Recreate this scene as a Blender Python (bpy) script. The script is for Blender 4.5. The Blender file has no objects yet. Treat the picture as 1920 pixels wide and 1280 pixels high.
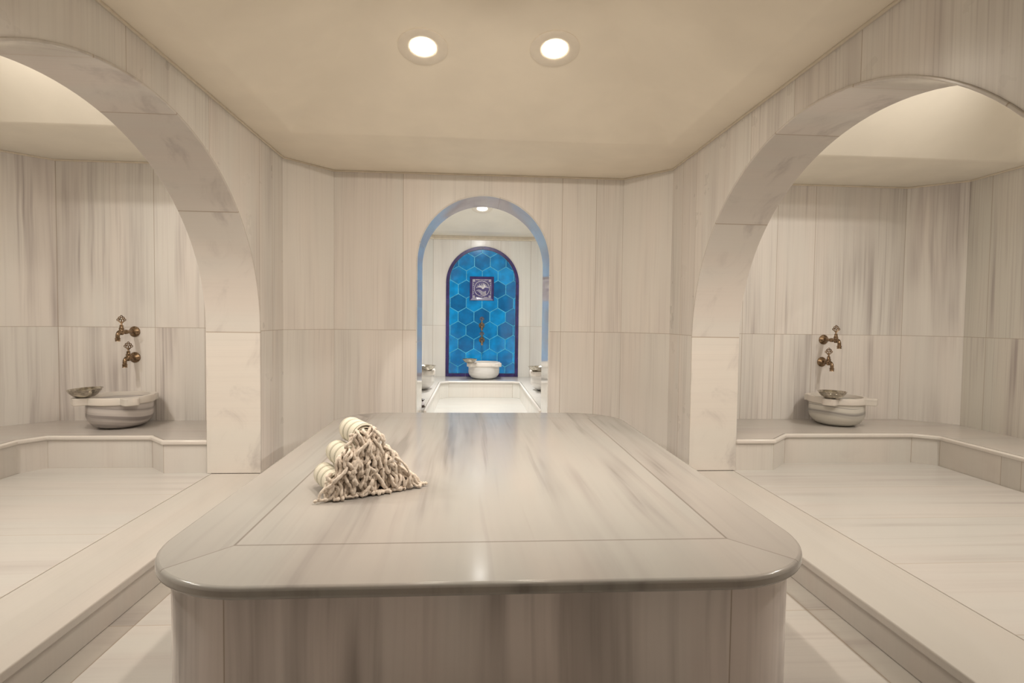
import bpy, bmesh, math, random
from mathutils import Vector, Matrix
from mathutils.geometry import tessellate_polygon

PI = math.pi
random.seed(7)
scene = bpy.context.scene
COL = scene.collection

# ------------------------------------------------------------------ camera
cam_data = bpy.data.cameras.new('camera')
cam = bpy.data.objects.new('camera', cam_data)
COL.objects.link(cam)
scene.camera = cam
cam_data.sensor_fit = 'HORIZONTAL'
cam_data.sensor_width = 36.0
cam_data.lens = 1064.06 / 1920.0 * 36.0
cam_data.clip_start = 0.02
cam_data.clip_end = 60
_r = Vector((0.99762563, -0.06774487, 0.01239919))
_u = Vector((-0.00973526, 0.03951256, 0.99917165))
_f = Vector((0.06817868, 0.99691995, -0.03875923))
M = Matrix(((_r.x, _u.x, -_f.x, 0), (_r.y, _u.y, -_f.y, 0), (_r.z, _u.z, -_f.z, 1.3143), (0, 0, 0, 1)))
cam.matrix_world = M

# ------------------------------------------------------------------ world, exposure
world = bpy.data.worlds.new('world')
scene.world = world
world.use_nodes = True
world.node_tree.nodes['Background'].inputs[0].default_value = (0.9, 0.85, 0.78, 1)
world.node_tree.nodes['Background'].inputs[1].default_value = 0.0
scene.view_settings.view_transform = 'Standard'
scene.view_settings.look = 'None'
scene.view_settings.gamma = 1.0
scene.view_settings.exposure = 0.0
scene.view_settings.use_curve_mapping = False

WARM = (1.0, 0.89, 0.765)
SOFT = (1.0, 0.93, 0.84)
COOL = (1.0, 0.98, 0.94)
P_MAIN, P_MAIN_FRONT, P_ALCOVE, P_BACK = 7.0, 20.0, 26.0, 24.0

# ------------------------------------------------------------------ node helpers
class NT:
    def __init__(self, name):
        self.m = bpy.data.materials.new(name)
        self.m.use_nodes = True
        self.t = self.m.node_tree
        self.b = self.t.nodes['Principled BSDF']

    def n(self, kind, **kw):
        x = self.t.nodes.new(kind)
        for k, v in kw.items():
            setattr(x, k, v)
        return x

    def put(self, sock, v):
        if isinstance(v, bpy.types.NodeSocket):
            self.t.links.new(v, sock)
        elif v is not None:
            sock.default_value = v

    def math(self, op, a, b=None, c=None, clamp=False):
        x = self.n('ShaderNodeMath', operation=op, use_clamp=clamp)
        self.put(x.inputs[0], a)
        if b is not None:
            self.put(x.inputs[1], b)
        if c is not None:
            self.put(x.inputs[2], c)
        return x.outputs[0]

    def vec(self, a, b, c=0.0):
        x = self.n('ShaderNodeCombineXYZ')
        self.put(x.inputs[0], a)
        self.put(x.inputs[1], b)
        self.put(x.inputs[2], c)
        return x.outputs[0]

    def noise(self, v, scale=1.0, detail=2.0, rough=0.5, dist=0.0):
        x = self.n('ShaderNodeTexNoise')
        x.noise_dimensions = '3D'
        self.put(x.inputs['Vector'], v)
        x.inputs['Scale'].default_value = scale
        x.inputs['Detail'].default_value = detail
        x.inputs['Roughness'].default_value = rough
        x.inputs['Distortion'].default_value = dist
        return x.outputs[0]

    def ramp(self, f, a, b, c=0.0, d=1.0):
        x = self.n('ShaderNodeMapRange', interpolation_type='SMOOTHSTEP')
        self.put(x.inputs[0], f)
        for i, v in enumerate((a, b, c, d)):
            self.put(x.inputs[i + 1], v)
        return x.outputs[0]

    def mix(self, f, a, b):
        x = self.n('ShaderNodeMix', data_type='RGBA')
        self.put(x.inputs['Factor'], f)
        for s, v in ((x.inputs[6], a), (x.inputs[7], b)):
            if isinstance(v, tuple) and len(v) == 3:
                v = (*v, 1)
            self.put(s, v)
        return x.outputs[2]


MARBLE = (0.83, 0.795, 0.76)
VEIN = (0.42, 0.37, 0.36)


def marble(name, s_joints=None, s_width=None, s_off=0.0, t_joints=(), base=MARBLE, vein=VEIN,
           amt=0.5, fine=0.35, scale=1.0, rough=0.16, swap=False, seed=0.0, cloud=0.0, line=0.0012,
           tint=0.06, frame=None, grout=(0.34, 0.25, 0.17), green=0.0, spec=0.25, drift=0.016, bands=0.0, dark=None):
    """streaked marble slabs. UV are metres: s runs across the streaks, t along them."""
    k = NT(name)
    uv = k.n('ShaderNodeUVMap')
    sep = k.n('ShaderNodeSeparateXYZ')
    k.put(sep.inputs[0], uv.outputs[0])
    s, t = sep.outputs[0], sep.outputs[1]
    if swap:
        s, t = t, s
    # which slab we are on
    ids = 0.0
    dist = None

    def add_joint(d):
        nonlocal dist
        dist = d if dist is None else k.math('MINIMUM', dist, d)
    if s_width:
        q = k.math('DIVIDE', k.math('SUBTRACT', s, s_off), s_width)
        ids = k.math('FLOOR', q)
        fr = k.math('FRACT', q)
        add_joint(k.math('MULTIPLY', k.math('MINIMUM', fr, k.math('SUBTRACT', 1.0, fr)), s_width))
    for j in (s_joints or ()):
        ids = k.math('ADD', ids, k.math('GREATER_THAN', s, j))
        add_joint(k.math('ABSOLUTE', k.math('SUBTRACT', s, j)))
    idt = 0.0
    for j in t_joints:
        idt = k.math('ADD', idt, k.math('GREATER_THAN', t, j))
        add_joint(k.math('ABSOLUTE', k.math('SUBTRACT', t, j)))
    if frame:      # a framed table top: centre panel, four rim pieces with mitred corners
        cx, cy, hx, hy = frame
        ax = k.math('SUBTRACT', k.math('ABSOLUTE', k.math('SUBTRACT', s, cx)), hx)
        ay = k.math('SUBTRACT', k.math('ABSOLUTE', k.math('SUBTRACT', t, cy)), hy)
        add_joint(k.math('ABSOLUTE', k.math('MAXIMUM', ax, ay)))
        out = k.math('GREATER_THAN', k.math('MINIMUM', ax, ay), 0.0)
        diag = k.math('ABSOLUTE', k.math('SUBTRACT', k.math('MULTIPLY', ax, 1.25), ay))
        add_joint(k.math('ADD', diag, k.math('MULTIPLY', k.math('SUBTRACT', 1.0, out), 9.0)))
        side = k.math('MULTIPLY', k.math('GREATER_THAN', ax, 0.0),
                      k.math('GREATER_THAN', k.math('MULTIPLY', ax, 1.25), ay))
        which = k.math('ADD', 1.0, k.math('GREATER_THAN', s, cx))
        ids = k.math('MULTIPLY', side, which)
    wn = k.n('ShaderNodeTexWhiteNoise', noise_dimensions='3D')
    k.put(wn.inputs[0], k.vec(ids, idt, seed))
    rsep = k.n('ShaderNodeSeparateColor')
    k.put(rsep.inputs[0], wn.outputs[1])
    r1, r2, r3 = rsep.outputs[0], rsep.outputs[1], rsep.outputs[2]
    # gentle drift of the streaks
    wob = k.noise(k.vec(k.math('MULTIPLY', s, 0.8), k.math('MULTIPLY', t, 0.9), k.math('MULTIPLY', r2, 31.0)), 1.0, 2.0)
    lean = k.math('MULTIPLY', k.math('MULTIPLY', k.math('SUBTRACT', r3, 0.5), t), drift)
    sw = k.math('ADD', k.math('ADD', k.math('ADD', s, lean), k.math('MULTIPLY', wob, drift * 2.4)),
                k.math('MULTIPLY', r1, 41.0))
    z = k.math('ADD', k.math('MULTIPLY', r2, 17.0), seed)
    big = k.noise(k.vec(k.math('MULTIPLY', sw, 5.5 * scale), k.math('MULTIPLY', t, 0.30), z), 1.0, 3.0, 0.6)
    mid = k.noise(k.vec(k.math('MULTIPLY', sw, 19.0 * scale), k.math('MULTIPLY', t, 0.45), z), 1.0, 3.0, 0.6)
    thin = k.noise(k.vec(k.math('MULTIPLY', sw, 75.0 * scale), k.math('MULTIPLY', t, 0.9), z), 1.0, 2.0, 0.5)
    fade = k.noise(k.vec(k.math('MULTIPLY', sw, 1.3), k.math('MULTIPLY', t, 0.8), k.math('ADD', z, 5.0)), 1.0, 2.0)
    f1 = k.ramp(big, 0.46, 0.72)
    f2 = k.ramp(mid, 0.50, 0.75)
    f3 = k.ramp(thin, 0.45, 0.75)
    v = k.math('ADD', k.math('MULTIPLY', f1, amt), k.math('MULTIPLY', f2, amt * 0.62))
    v = k.math('ADD', v, k.math('MULTIPLY', f3, fine * 0.35))
    v = k.math('MULTIPLY', v, k.ramp(fade, 0.30, 0.62, 0.25, 1.15))
    if bands:
        b4 = k.noise(k.vec(k.math('MULTIPLY', sw, 30.0 * scale), k.math('MULTIPLY', t, 0.5), k.math('ADD', z, 9.0)), 1.0, 1.0)
        v = k.math('ADD', v, k.math('MULTIPLY', k.ramp(b4, 0.66, 0.74), bands))
    if cloud:
        cl = k.noise(k.vec(k.math('MULTIPLY', sw, 2.0), k.math('MULTIPLY', t, 2.6), z), 1.0, 5.0, 0.6, 1.4)
        v = k.math('ADD', v, k.math('MULTIPLY', k.ramp(cl, 0.48, 0.75), cloud))
    v = k.math('MINIMUM', v, 1.0)
    col = k.mix(v, base, vein)
    if dark:       # darker tone between two joints
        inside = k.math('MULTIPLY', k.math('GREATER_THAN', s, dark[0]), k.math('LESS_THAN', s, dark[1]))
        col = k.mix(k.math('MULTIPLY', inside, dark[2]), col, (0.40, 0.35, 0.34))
    # slow changes of hue: pinkish to greenish grey
    hue = k.noise(k.vec(k.math('MULTIPLY', sw, 3.1), k.math('MULTIPLY', t, 0.6), k.math('ADD', z, 3.0)), 1.0, 2.0)
    warm = tuple(c * w for c, w in zip(base, (1.02, 0.965, 0.93)))
    cool = tuple(c * w for c, w in zip(base, (0.94, 0.965, 0.95)))
    hcol = k.mix(k.ramp(hue, 0.35, 0.65), warm, cool)
    col = k.mix(k.math('MULTIPLY', 0.35 + green, k.math('SUBTRACT', 1.0, k.math('MULTIPLY', v, 0.6))), col, hcol)
    # slab to slab tone
    hsv = k.n('ShaderNodeHueSaturation')
    k.put(hsv.inputs['Color'], col)
    k.put(hsv.inputs['Value'], k.math('ADD', 1.0 - tint * 0.6, k.math('MULTIPLY', r3, tint)))
    col = hsv.outputs[0]
    rg = k.noise(k.vec(k.math('MULTIPLY', s, 6.0), k.math('MULTIPLY', t, 6.0), z), 1.0, 3.0)
    rv = k.math('ADD', rough - 0.03, k.math('MULTIPLY', rg, 0.07))
    if dist is not None:
        g = k.math('LESS_THAN', dist, line)
        soft = k.ramp(dist, 0.0, line * 3.0, 1.0, 0.0)
        col = k.mix(k.math('MULTIPLY', soft, 0.75), col, grout)
        bump = k.n('ShaderNodeBump')
        bump.inputs['Strength'].default_value = 0.25
        bump.inputs['Distance'].default_value = 0.002
        k.put(bump.inputs['Height'], k.math('SUBTRACT', 1.0, g))
        k.put(k.b.inputs['Normal'], bump.outputs[0])
        rv = k.math('ADD', rv, k.math('MULTIPLY', g, 0.4))
    k.put(k.b.inputs['Base Color'], col)
    k.put(k.b.inputs['Roughness'], rv)
    k.b.inputs['IOR'].default_value = 1.5
    k.b.inputs['Specular IOR Level'].default_value = spec
    return k.m


def plain(name, col, rough=0.5, metal=0.0, var=0.05, nscale=20.0, bump=0.0, spec=0.5, coat=0.0):
    k = NT(name)
    tc = k.n('ShaderNodeTexCoord')
    nz = k.noise(tc.outputs['Object'], nscale, 3.0)
    d = tuple(max(0, c * (1 - var * 2)) for c in col)
    l = tuple(min(1, c * (1 + var * 2)) for c in col)
    k.put(k.b.inputs['Base Color'], k.mix(k.ramp(nz, 0.3, 0.7), d, l))
    k.b.inputs['Roughness'].default_value = rough
    k.b.inputs['Metallic'].default_value = metal
    k.b.inputs['Specular IOR Level'].default_value = spec
    k.b.inputs['Coat Weight'].default_value = coat
    if bump:
        b = k.n('ShaderNodeBump')
        b.inputs['Strength'].default_value = bump
        b.inputs['Distance'].default_value = 0.003
        k.put(b.inputs['Height'], nz)
        k.put(k.b.inputs['Normal'], b.outputs[0])
    return k.m


def emissive(name, col, strength):
    k = NT(name)
    k.b.inputs['Base Color'].default_value = (0.9, 0.9, 0.9, 1)
    k.b.inputs['Emission Color'].default_value = (*col, 1)
    k.b.inputs['Emission Strength'].default_value = strength
    return k.m


# ------------------------------------------------------------------ mesh helpers
def link(name, me, mat, parent=None, smooth=None, bevel=None, bevel_angle=40):
    o = bpy.data.objects.new(name, me)
    COL.objects.link(o)
    if mat:
        me.materials.append(mat)
    if smooth:
        for p in me.polygons:
            p.use_smooth = True
        me.set_sharp_from_angle(angle=math.radians(smooth))
    if bevel:
        b = o.modifiers.new('bevel', 'BEVEL')
        b.width = bevel
        b.segments = 3
        b.limit_method = 'ANGLE'
        b.angle_limit = math.radians(bevel_angle)
    if parent:
        o.parent = parent
    return o


def from_bm(bm, name='mesh'):
    me = bpy.data.meshes.new(name)
    bm.normal_update()
    bm.to_mesh(me)
    bm.free()
    return me


def box_uv(me):
    uv = me.uv_layers.new(name='UVMap') if not me.uv_layers else me.uv_layers[0]
    for p in me.polygons:
        n = p.normal
        if abs(n.z) > 0.75:
            for li in p.loop_indices:
                v = me.vertices[me.loops[li].vertex_index].co
                uv.data[li].uv = (v.x, v.y)
        else:
            if abs(n.y) > abs(n.x):
                tx, ty = (1.0, 0.0)
            else:
                tx, ty = (0.0, 1.0)
            for li in p.loop_indices:
                v = me.vertices[me.loops[li].vertex_index].co
                uv.data[li].uv = (v.x * tx + v.y * ty, v.z)
    return me


def prism(contour, z0, z1, mapf=None, uv='box', s0=0.0):
    """extrude a 2D contour (any simple polygon). mapf(a, b, h) -> 3D point"""
    if mapf is None:
        mapf = lambda a, b, h: (a, b, h)
    n = len(contour)
    vs = [mapf(a, b, z0) for a, b in contour] + [mapf(a, b, z1) for a, b in contour]
    tris = tessellate_polygon([[Vector((a, b, 0)) for a, b in contour]])
    faces = [tuple(t) for t in tris] + [tuple(i + n for i in reversed(t)) for t in tris]
    faces += [(i, (i + 1) % n, (i + 1) % n + n, i + n) for i in range(n)]
    me = bpy.data.meshes.new('mesh')
    me.from_pydata(vs, [], faces)
    bm = bmesh.new()
    bm.from_mesh(me)
    bmesh.ops.recalc_face_normals(bm, faces=bm.faces)
    bmesh.ops.dissolve_limit(bm, angle_limit=0.001, verts=bm.verts, edges=bm.edges)
    bm.to_mesh(me)
    bm.free()
    box_uv(me)
    if uv == 'perim':
        L = me.uv_layers[0]
        acc = [s0]
        for i in range(n):
            a, b = contour[i], contour[(i + 1) % n]
            acc.append(acc[-1] + math.hypot(a[0] - b[0], a[1] - b[1]))
        key = {}
        for i, (a, b) in enumerate(contour):
            key[(round(a, 4), round(b, 4))] = i
        for p in me.polygons:
            if abs(p.normal.z) > 0.5:
                continue
            ids = [key[(round(me.vertices[me.loops[li].vertex_index].co.x, 4),
                        round(me.vertices[me.loops[li].vertex_index].co.y, 4))] for li in p.loop_indices]
            wrap = 0 in ids and (n - 1) in ids
            for li, i in zip(p.loop_indices, ids):
                s = acc[n] if (wrap and i == 0) else acc[i]
                L.data[li].uv = (s, me.vertices[me.loops[li].vertex_index].co.z)
    return me


def box(x0, x1, y0, y1, z0, z1):
    return prism([(x0, y0), (x1, y0), (x1, y1), (x0, y1)], z0, z1)


def lathe(profile, seg=48, cap=False):
    """profile: list of (r, z); returns a bmesh"""
    bm = bmesh.new()
    rings = []
    for r, z in profile:
        if r < 1e-6:
            rings.append([bm.verts.new((0, 0, z))])
        else:
            rings.append([bm.verts.new((r * math.cos(2 * PI * i / seg), r * math.sin(2 * PI * i / seg), z)) for i in range(seg)])
    for a, b in zip(rings, rings[1:]):
        for i in range(seg):
            j = (i + 1) % seg
            if len(a) == 1 and len(b) == 1:
                continue
            if len(a) == 1:
                bm.faces.new((a[0], b[i], b[j]))
            elif len(b) == 1:
                bm.faces.new((a[i], a[j], b[0]))
            else:
                bm.faces.new((a[i], a[j], b[j], b[i]))
    bmesh.ops.recalc_face_normals(bm, faces=bm.faces)
    return bm


def add_tube(bm, pts, radii, seg=10, closed=False):
    pts = [Vector(p) for p in pts]
    n = len(pts)
    if not hasattr(radii, '__len__'):
        radii = [radii] * n
    rings = []
    up = None
    for i, p in enumerate(pts):
        if closed:
            d = pts[(i + 1) % n] - pts[i - 1]
        else:
            d = pts[min(i + 1, n - 1)] - pts[max(i - 1, 0)]
        if d.length < 1e-9:
            d = Vector((0, 0, 1))
        d.normalize()
        if up is None:
            up = Vector((0, 0, 1)) if abs(d.z) < 0.9 else Vector((1, 0, 0))
        s = d.cross(up)
        if s.length < 1e-5:
            s = d.cross(Vector((0.3, 1, 0.1)))
        s.normalize()
        up = s.cross(d).normalized()
        rings.append([bm.verts.new(p + radii[i] * (math.cos(2 * PI * k / seg) * s + math.sin(2 * PI * k / seg) * up)) for k in range(seg)])
    pairs = list(zip(rings, rings[1:]))
    if closed:
        pairs.append((rings[-1], rings[0]))
    for a, b in pairs:
        for k in range(seg):
            j = (k + 1) % seg
            bm.faces.new((a[k], a[j], b[j], b[k]))
    if not closed:
        bm.faces.new(list(reversed(rings[0])))
        bm.faces.new(rings[-1])


def join_bm(dst, src, mat=None):
    me = bpy.data.meshes.new('tmp')
    src.to_mesh(me)
    src.free()
    if mat is not None:
        me.transform(mat)
    dst.from_mesh(me)
    bpy.data.meshes.remove(me)


def tag(o, label=None, cat=None, group=None, kind=None):
    if label:
        o['label'] = label
    if cat:
        o['category'] = cat
    if group:
        o['group'] = group
    if kind:
        o['kind'] = kind
    return o


def struct(name, me, mat, **kw):
    return tag(link(name, me, mat, **kw), kind='structure')


def empty(name, loc=(0, 0, 0), rz=0.0, label=None, cat=None, group=None):
    o = bpy.data.objects.new(name, None)
    o.empty_display_size = 0.1
    COL.objects.link(o)
    o.location = loc
    o.rotation_euler = (0, 0, rz)
    return tag(o, label, cat, group)


def offset_poly(pts, d):
    """shift an open polyline sideways by d (left of its direction is positive)"""
    out = []
    n = len(pts)
    for i, p in enumerate(pts):
        ns = []
        for a, b in ((i - 1, i), (i, i + 1)):
            if a < 0 or b >= n:
                continue
            dx, dy = pts[b][0] - pts[a][0], pts[b][1] - pts[a][1]
            l = math.hypot(dx, dy)
            ns.append((-dy / l, dx / l))
        if len(ns) == 1:
            out.append((p[0] + ns[0][0] * d, p[1] + ns[0][1] * d))
        else:
            sx, sy = ns[0][0] + ns[1][0], ns[0][1] + ns[1][1]
            q = d * 2 / (sx * sx + sy * sy)
            out.append((p[0] + sx * q, p[1] + sy * q))
    return out


def arc(cx, cy, rx, ry, a0, a1, n):
    return [(cx + rx * math.cos(a0 + (a1 - a0) * i / n), cy + ry * math.sin(a0 + (a1 - a0) * i / n)) for i in range(n + 1)]


# ------------------------------------------------------------------ measurements (metres)
XL, XR = -1.563, 1.689            # main room side walls
XLR, XRR = -1.936, 2.052          # their alcove faces
YC = 4.79                         # where the corner chamfer starts
YB, YBR = 5.173, 5.662            # end wall with the doorway
XCL, XCR = -1.243, 1.364
ZC = 2.614                        # top of the marble
ZT = 3.0                          # top of the shell
ARC_Y, ARC_A = 2.80, 1.478        # side arches
SPR_L, B_L, SPR_R, B_R = 1.21, 1.19, 1.181, 1.23
ZP, ZB = 0.156, 0.401             # raised floor, bench top
YF = -1.0                         # front wall behind the camera
DL, DR, DSP = -0.512, 0.692, 1.824  # doorway, its spring line
DRAD = (DR - DL) / 2
DCX = (DL + DR) / 2

# ------------------------------------------------------------------ materials
m_plaster = plain('cream_plaster', (0.93, 0.85, 0.72), 0.75, var=0.012, nscale=3.0, spec=0.2)
m_plaster2 = plain('pale_plaster', (0.90, 0.85, 0.75), 0.75, var=0.012, nscale=3.0, spec=0.2)
T2 = 1.207
m_wall_back = marble('marble_end_wall', s_joints=(-1.243, -0.636, 0.80, 1.114, 1.364), t_joints=(T2,), amt=0.26, fine=0.7, seed=3.1, tint=0.07, rough=0.25, bands=0.12, base=(0.86, 0.82, 0.78))
m_wall_l = marble('marble_wall_left', s_joints=(1.0, 1.9, 2.7, 3.5, 4.286, 4.55), t_joints=(T2,), amt=0.40, fine=1.0, seed=8.4, rough=0.28, bands=0.15)
m_wall_r = marble('marble_wall_right', s_joints=(1.0, 1.45, 2.43, 2.95, 3.42, 4.273, 4.55), t_joints=(T2,), amt=0.40, fine=1.0, seed=12.7, rough=0.28, bands=0.15)
m_alc_l = marble('marble_alcove_left', s_joints=(-3.9, -3.53, -2.736, -2.322), t_joints=(T2,), amt=0.75, fine=0.8, seed=21.3, rough=0.32, bands=0.35)
m_alc_r = marble('marble_alcove_right', s_joints=(2.522, 2.839, 3.207, 4.10), t_joints=(T2,), amt=0.72, fine=0.8, seed=5.3, rough=0.32, bands=0.3)
m_alc_side = marble('marble_alcove_side', s_width=0.62, s_off=0.3, t_joints=(T2,), amt=0.9, fine=1.0, seed=33.3, rough=0.2, bands=0.3, base=(0.74, 0.72, 0.67))
m_back_room = marble('marble_far_room', s_joints=(-0.635, -0.05, 0.42, 0.90), t_joints=(T2,), base=(0.82, 0.80, 0.76), amt=0.2, fine=0.6, seed=14.2, rough=0.2)
m_floor = marble('marble_floor', s_width=1.4, s_off=2.455, t_joints=(-1.42, 1.54), amt=0.75, fine=0.25, seed=41.0, swap=True, rough=0.22, base=(0.60, 0.575, 0.54))
m_floor_l = marble('marble_floor_left', s_width=0.68, s_off=3.092, t_joints=(-1.911,), amt=0.5, fine=0.25, scale=0.9, seed=6.6, swap=True, rough=0.2, base=(0.58, 0.56, 0.535))
m_floor_r = marble('marble_floor_right', s_width=0.62, s_off=2.57, t_joints=(2.04,), amt=0.6, fine=0.25, scale=0.9, seed=17.9, swap=True, rough=0.2, base=(0.58, 0.56, 0.535))
m_floor_b = marble('marble_floor_far', s_width=0.45, s_off=0.1, amt=0.2, fine=0.3, seed=27.2, swap=True, base=(0.55, 0.54, 0.51))
m_thresh = marble('marble_threshold', amt=0.16, fine=0.3, seed=50.5, rough=0.2, base=(0.58, 0.55, 0.515), t_joints=(0.6,))
def arch_s(spring, b, pts, near=False):
    """distance along the arch lining, from the far foot, of points given as (y, z)"""
    a_in, b_in = ARC_A - 0.010, b - 0.010
    out = []
    for y, z in pts:
        th_t = math.acos(max(-1, min(1, (y - ARC_Y) / a_in)))
        acc, prev = spring - ZP, (a_in, 0.0)
        for i in range(1, 201):
            th = th_t * i / 200
            q = (a_in * math.cos(th), b_in * math.sin(th))
            acc += math.hypot(q[0] - prev[0], q[1] - prev[1])
            prev = q
        out.append(acc)
    return out


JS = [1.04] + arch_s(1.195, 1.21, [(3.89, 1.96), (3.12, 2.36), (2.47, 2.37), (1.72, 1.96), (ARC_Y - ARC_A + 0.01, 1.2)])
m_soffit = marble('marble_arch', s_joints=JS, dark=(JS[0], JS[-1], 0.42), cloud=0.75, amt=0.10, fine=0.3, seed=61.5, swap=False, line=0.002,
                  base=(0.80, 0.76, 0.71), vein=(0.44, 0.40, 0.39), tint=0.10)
m_soffit_d = marble('marble_door_arch', s_joints=(1.1, 2.0, 2.9, 3.8), cloud=0.35, amt=0.05, fine=0.2, seed=71.5,
                    base=(0.84, 0.82, 0.79), rough=0.055, spec=0.75)
m_table = marble('marble_platform_top', frame=(0.0595, 3.2925, 0.8845, 1.2785), amt=1.0, fine=0.2, scale=0.8, seed=2.2, rough=0.15, bands=0.25, base=(0.42, 0.403, 0.382),
                 line=0.0022, grout=(0.16, 0.13, 0.11), drift=0.02, green=0.25, vein=(0.235, 0.215, 0.205), spec=0.14)
m_body = marble('marble_platform_body', s_joints=(-0.757, 0.849), amt=0.9, fine=0.35, scale=0.7, seed=9.2, rough=0.16, drift=0.03, bands=0.2, vein=(0.40, 0.36, 0.34), base=(0.86, 0.795, 0.77))
m_nose = marble('marble_nosing', amt=0.12, fine=0.2, seed=4.2, base=(0.72, 0.68, 0.64), rough=0.18)
m_bench_l = marble('marble_bench_left', amt=0.42, fine=0.3, seed=74.1, swap=True, base=(0.54, 0.505, 0.475), rough=0.17)
m_bench_r = marble('marble_bench_right', amt=0.50, fine=0.4, seed=38.1, swap=True, base=(0.56, 0.525, 0.49), rough=0.17)
m_riser_l = marble('marble_riser_left', s_joints=(-3.284, -3.18, -2.423, -2.256), amt=0.18, fine=0.3, seed=84.1, swap=False, cloud=0.15, rough=0.2, base=(0.70, 0.665, 0.63))
m_riser_r = marble('marble_riser_right', s_joints=(2.364, 2.578, 3.68, 3.833), amt=0.18, fine=0.3, seed=64.1, swap=False, cloud=0.15, rough=0.2, base=(0.68, 0.65, 0.61))
m_riser_b = marble('marble_riser_far', s_joints=(-0.354, 0.587), amt=0.12, fine=0.3, seed=94.1, base=(0.82, 0.79, 0.74))
m_bench_b = marble('marble_bench_far', amt=0.15, fine=0.3, seed=24.1, swap=True, base=(0.56, 0.55, 0.53))
m_basin = marble('marble_basin_grey', amt=1.5, fine=0.6, scale=2.6, bands=0.5, seed=3.7, swap=True, drift=0.10, rough=0.3, base=(0.60, 0.565, 0.545), vein=(0.25, 0.225, 0.22))
m_basin2 = marble('marble_basin_white', amt=1.1, fine=0.3, scale=2.2, bands=0.9, seed=13.7, swap=True, drift=0.16, rough=0.3, base=(0.68, 0.655, 0.60), vein=(0.28, 0.265, 0.26), cloud=0.2)
m_basin3 = marble('marble_basin_pale', amt=0.7, fine=0.4, scale=2.4, bands=0.4, seed=23.7, swap=True, drift=0.1, rough=0.3, base=(0.84, 0.82, 0.79), vein=(0.45, 0.42, 0.41))
m_rim = marble('marble_basin_rim', amt=0.12, fine=0.2, seed=53.7, rough=0.35, base=(0.68, 0.64, 0.59), cloud=0.3)
m_trim = plain('cream_trim', (0.78, 0.70, 0.58), 0.6, var=0.02)
m_brass = plain('aged_brass', (0.27, 0.19, 0.12), 0.3, metal=1.0, var=0.22, nscale=60, bump=0.15)
m_silver = plain('worn_silver', (0.50, 0.465, 0.40), 0.15, metal=1.0, var=0.16, nscale=34, bump=0.08)
m_ring = plain('lamp_ring', (0.86, 0.78, 0.66), 0.5, var=0.01)
m_navy = plain('navy_glaze', (0.035, 0.018, 0.13), 0.32, var=0.15, nscale=12, coat=0.1)
m_white_glaze = plain('white_glaze', (0.78, 0.76, 0.82), 0.2, var=0.05)
m_navy_face = plain('navy_tile_face', (0.05, 0.04, 0.18), 0.2, var=0.1)
m_blue_strokes = plain('blue_glaze_strokes', (0.10, 0.13, 0.38), 0.2, var=0.2)  # plain blue glaze colour for strokes
m_grout_blue = plain('turquoise_grout', (0.10, 0.55, 0.78), 0.35, var=0.1)

k = NT('blue_tile_glaze')
at = k.n('ShaderNodeAttribute', attribute_name='tone')
tc = k.n('ShaderNodeTexCoord')
nz = k.noise(tc.outputs['Object'], 7.0, 3.0)
tone = k.math('ADD', k.math('MULTIPLY', at.outputs['Fac'], 0.42), k.math('MULTIPLY', nz, 0.85))
cr = k.n('ShaderNodeValToRGB')
cr.color_ramp.elements[0].position = 0.2
cr.color_ramp.elements[0].color = (0.0, 0.10, 0.29, 1)
cr.color_ramp.elements[1].position = 1.0
cr.color_ramp.elements[1].color = (0.0, 0.40, 0.95, 1)
e = cr.color_ramp.elements.new(0.6)
e.color = (0.0, 0.19, 0.52, 1)
k.put(cr.inputs[0], tone)
k.put(k.b.inputs['Base Color'], cr.outputs[0])
k.b.inputs['Roughness'].default_value = 0.1
k.b.inputs['Coat Weight'].default_value = 0.5
m_blue = k.m

k = NT('cream_striped_cloth')
uvn = k.n('ShaderNodeUVMap')
sep = k.n('ShaderNodeSeparateXYZ')
k.put(sep.inputs[0], uvn.outputs[0])
t = sep.outputs[1]
st = 0.0
for c, w in ((0.212, 0.0015), (0.150, 0.0026), (0.161, 0.0018), (0.082, 0.0026), (0.093, 0.0018), (0.018, 0.0034)):
    st = k.math('MAXIMUM', st, k.math('LESS_THAN', k.math('ABSOLUTE', k.math('SUBTRACT', t, c)), w))
weave = k.noise(k.vec(k.math('MULTIPLY', sep.outputs[0], 260), k.math('MULTIPLY', t, 260)), 1.0, 2.0)
k.put(k.b.inputs['Base Color'], k.mix(st, (0.72, 0.675, 0.565), (0.15, 0.145, 0.08)))
bb = k.n('ShaderNodeBump')
bb.inputs['Strength'].default_value = 0.35
bb.inputs['Distance'].default_value = 0.002
k.put(bb.inputs['Height'], weave)
k.put(k.b.inputs['Normal'], bb.outputs[0])
k.b.inputs['Roughness'].default_value = 0.95
k.b.inputs['Specular IOR Level'].default_value = 0.1
m_cloth = k.m
m_fringe = plain('cream_cotton_fringe', (0.74, 0.65, 0.56), 0.95, var=0.08, nscale=120, bump=0.6, spec=0.05)

# ------------------------------------------------------------------ the shell: main room
def arch_wall(x0, x1, spring, b, mat, name):
    pts = [(YF, 0), (ARC_Y - ARC_A, 0)]
    pts += arc(ARC_Y, spring, ARC_A, b, PI, 0, 56)
    pts += [(ARC_Y + ARC_A, 0), (YC + 0.0, 0), (YC + 0.0, ZC), (YF, ZC)]
    me = prism(pts, x0, x1, mapf=lambda a, bb, h: (h, a, bb))
    return struct(name, me, mat)


arch_wall(XLR, XL, SPR_L, B_L, m_wall_l, 'wall_left')
arch_wall(XR, XRR, SPR_R, B_R, m_wall_r, 'wall_right')


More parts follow.
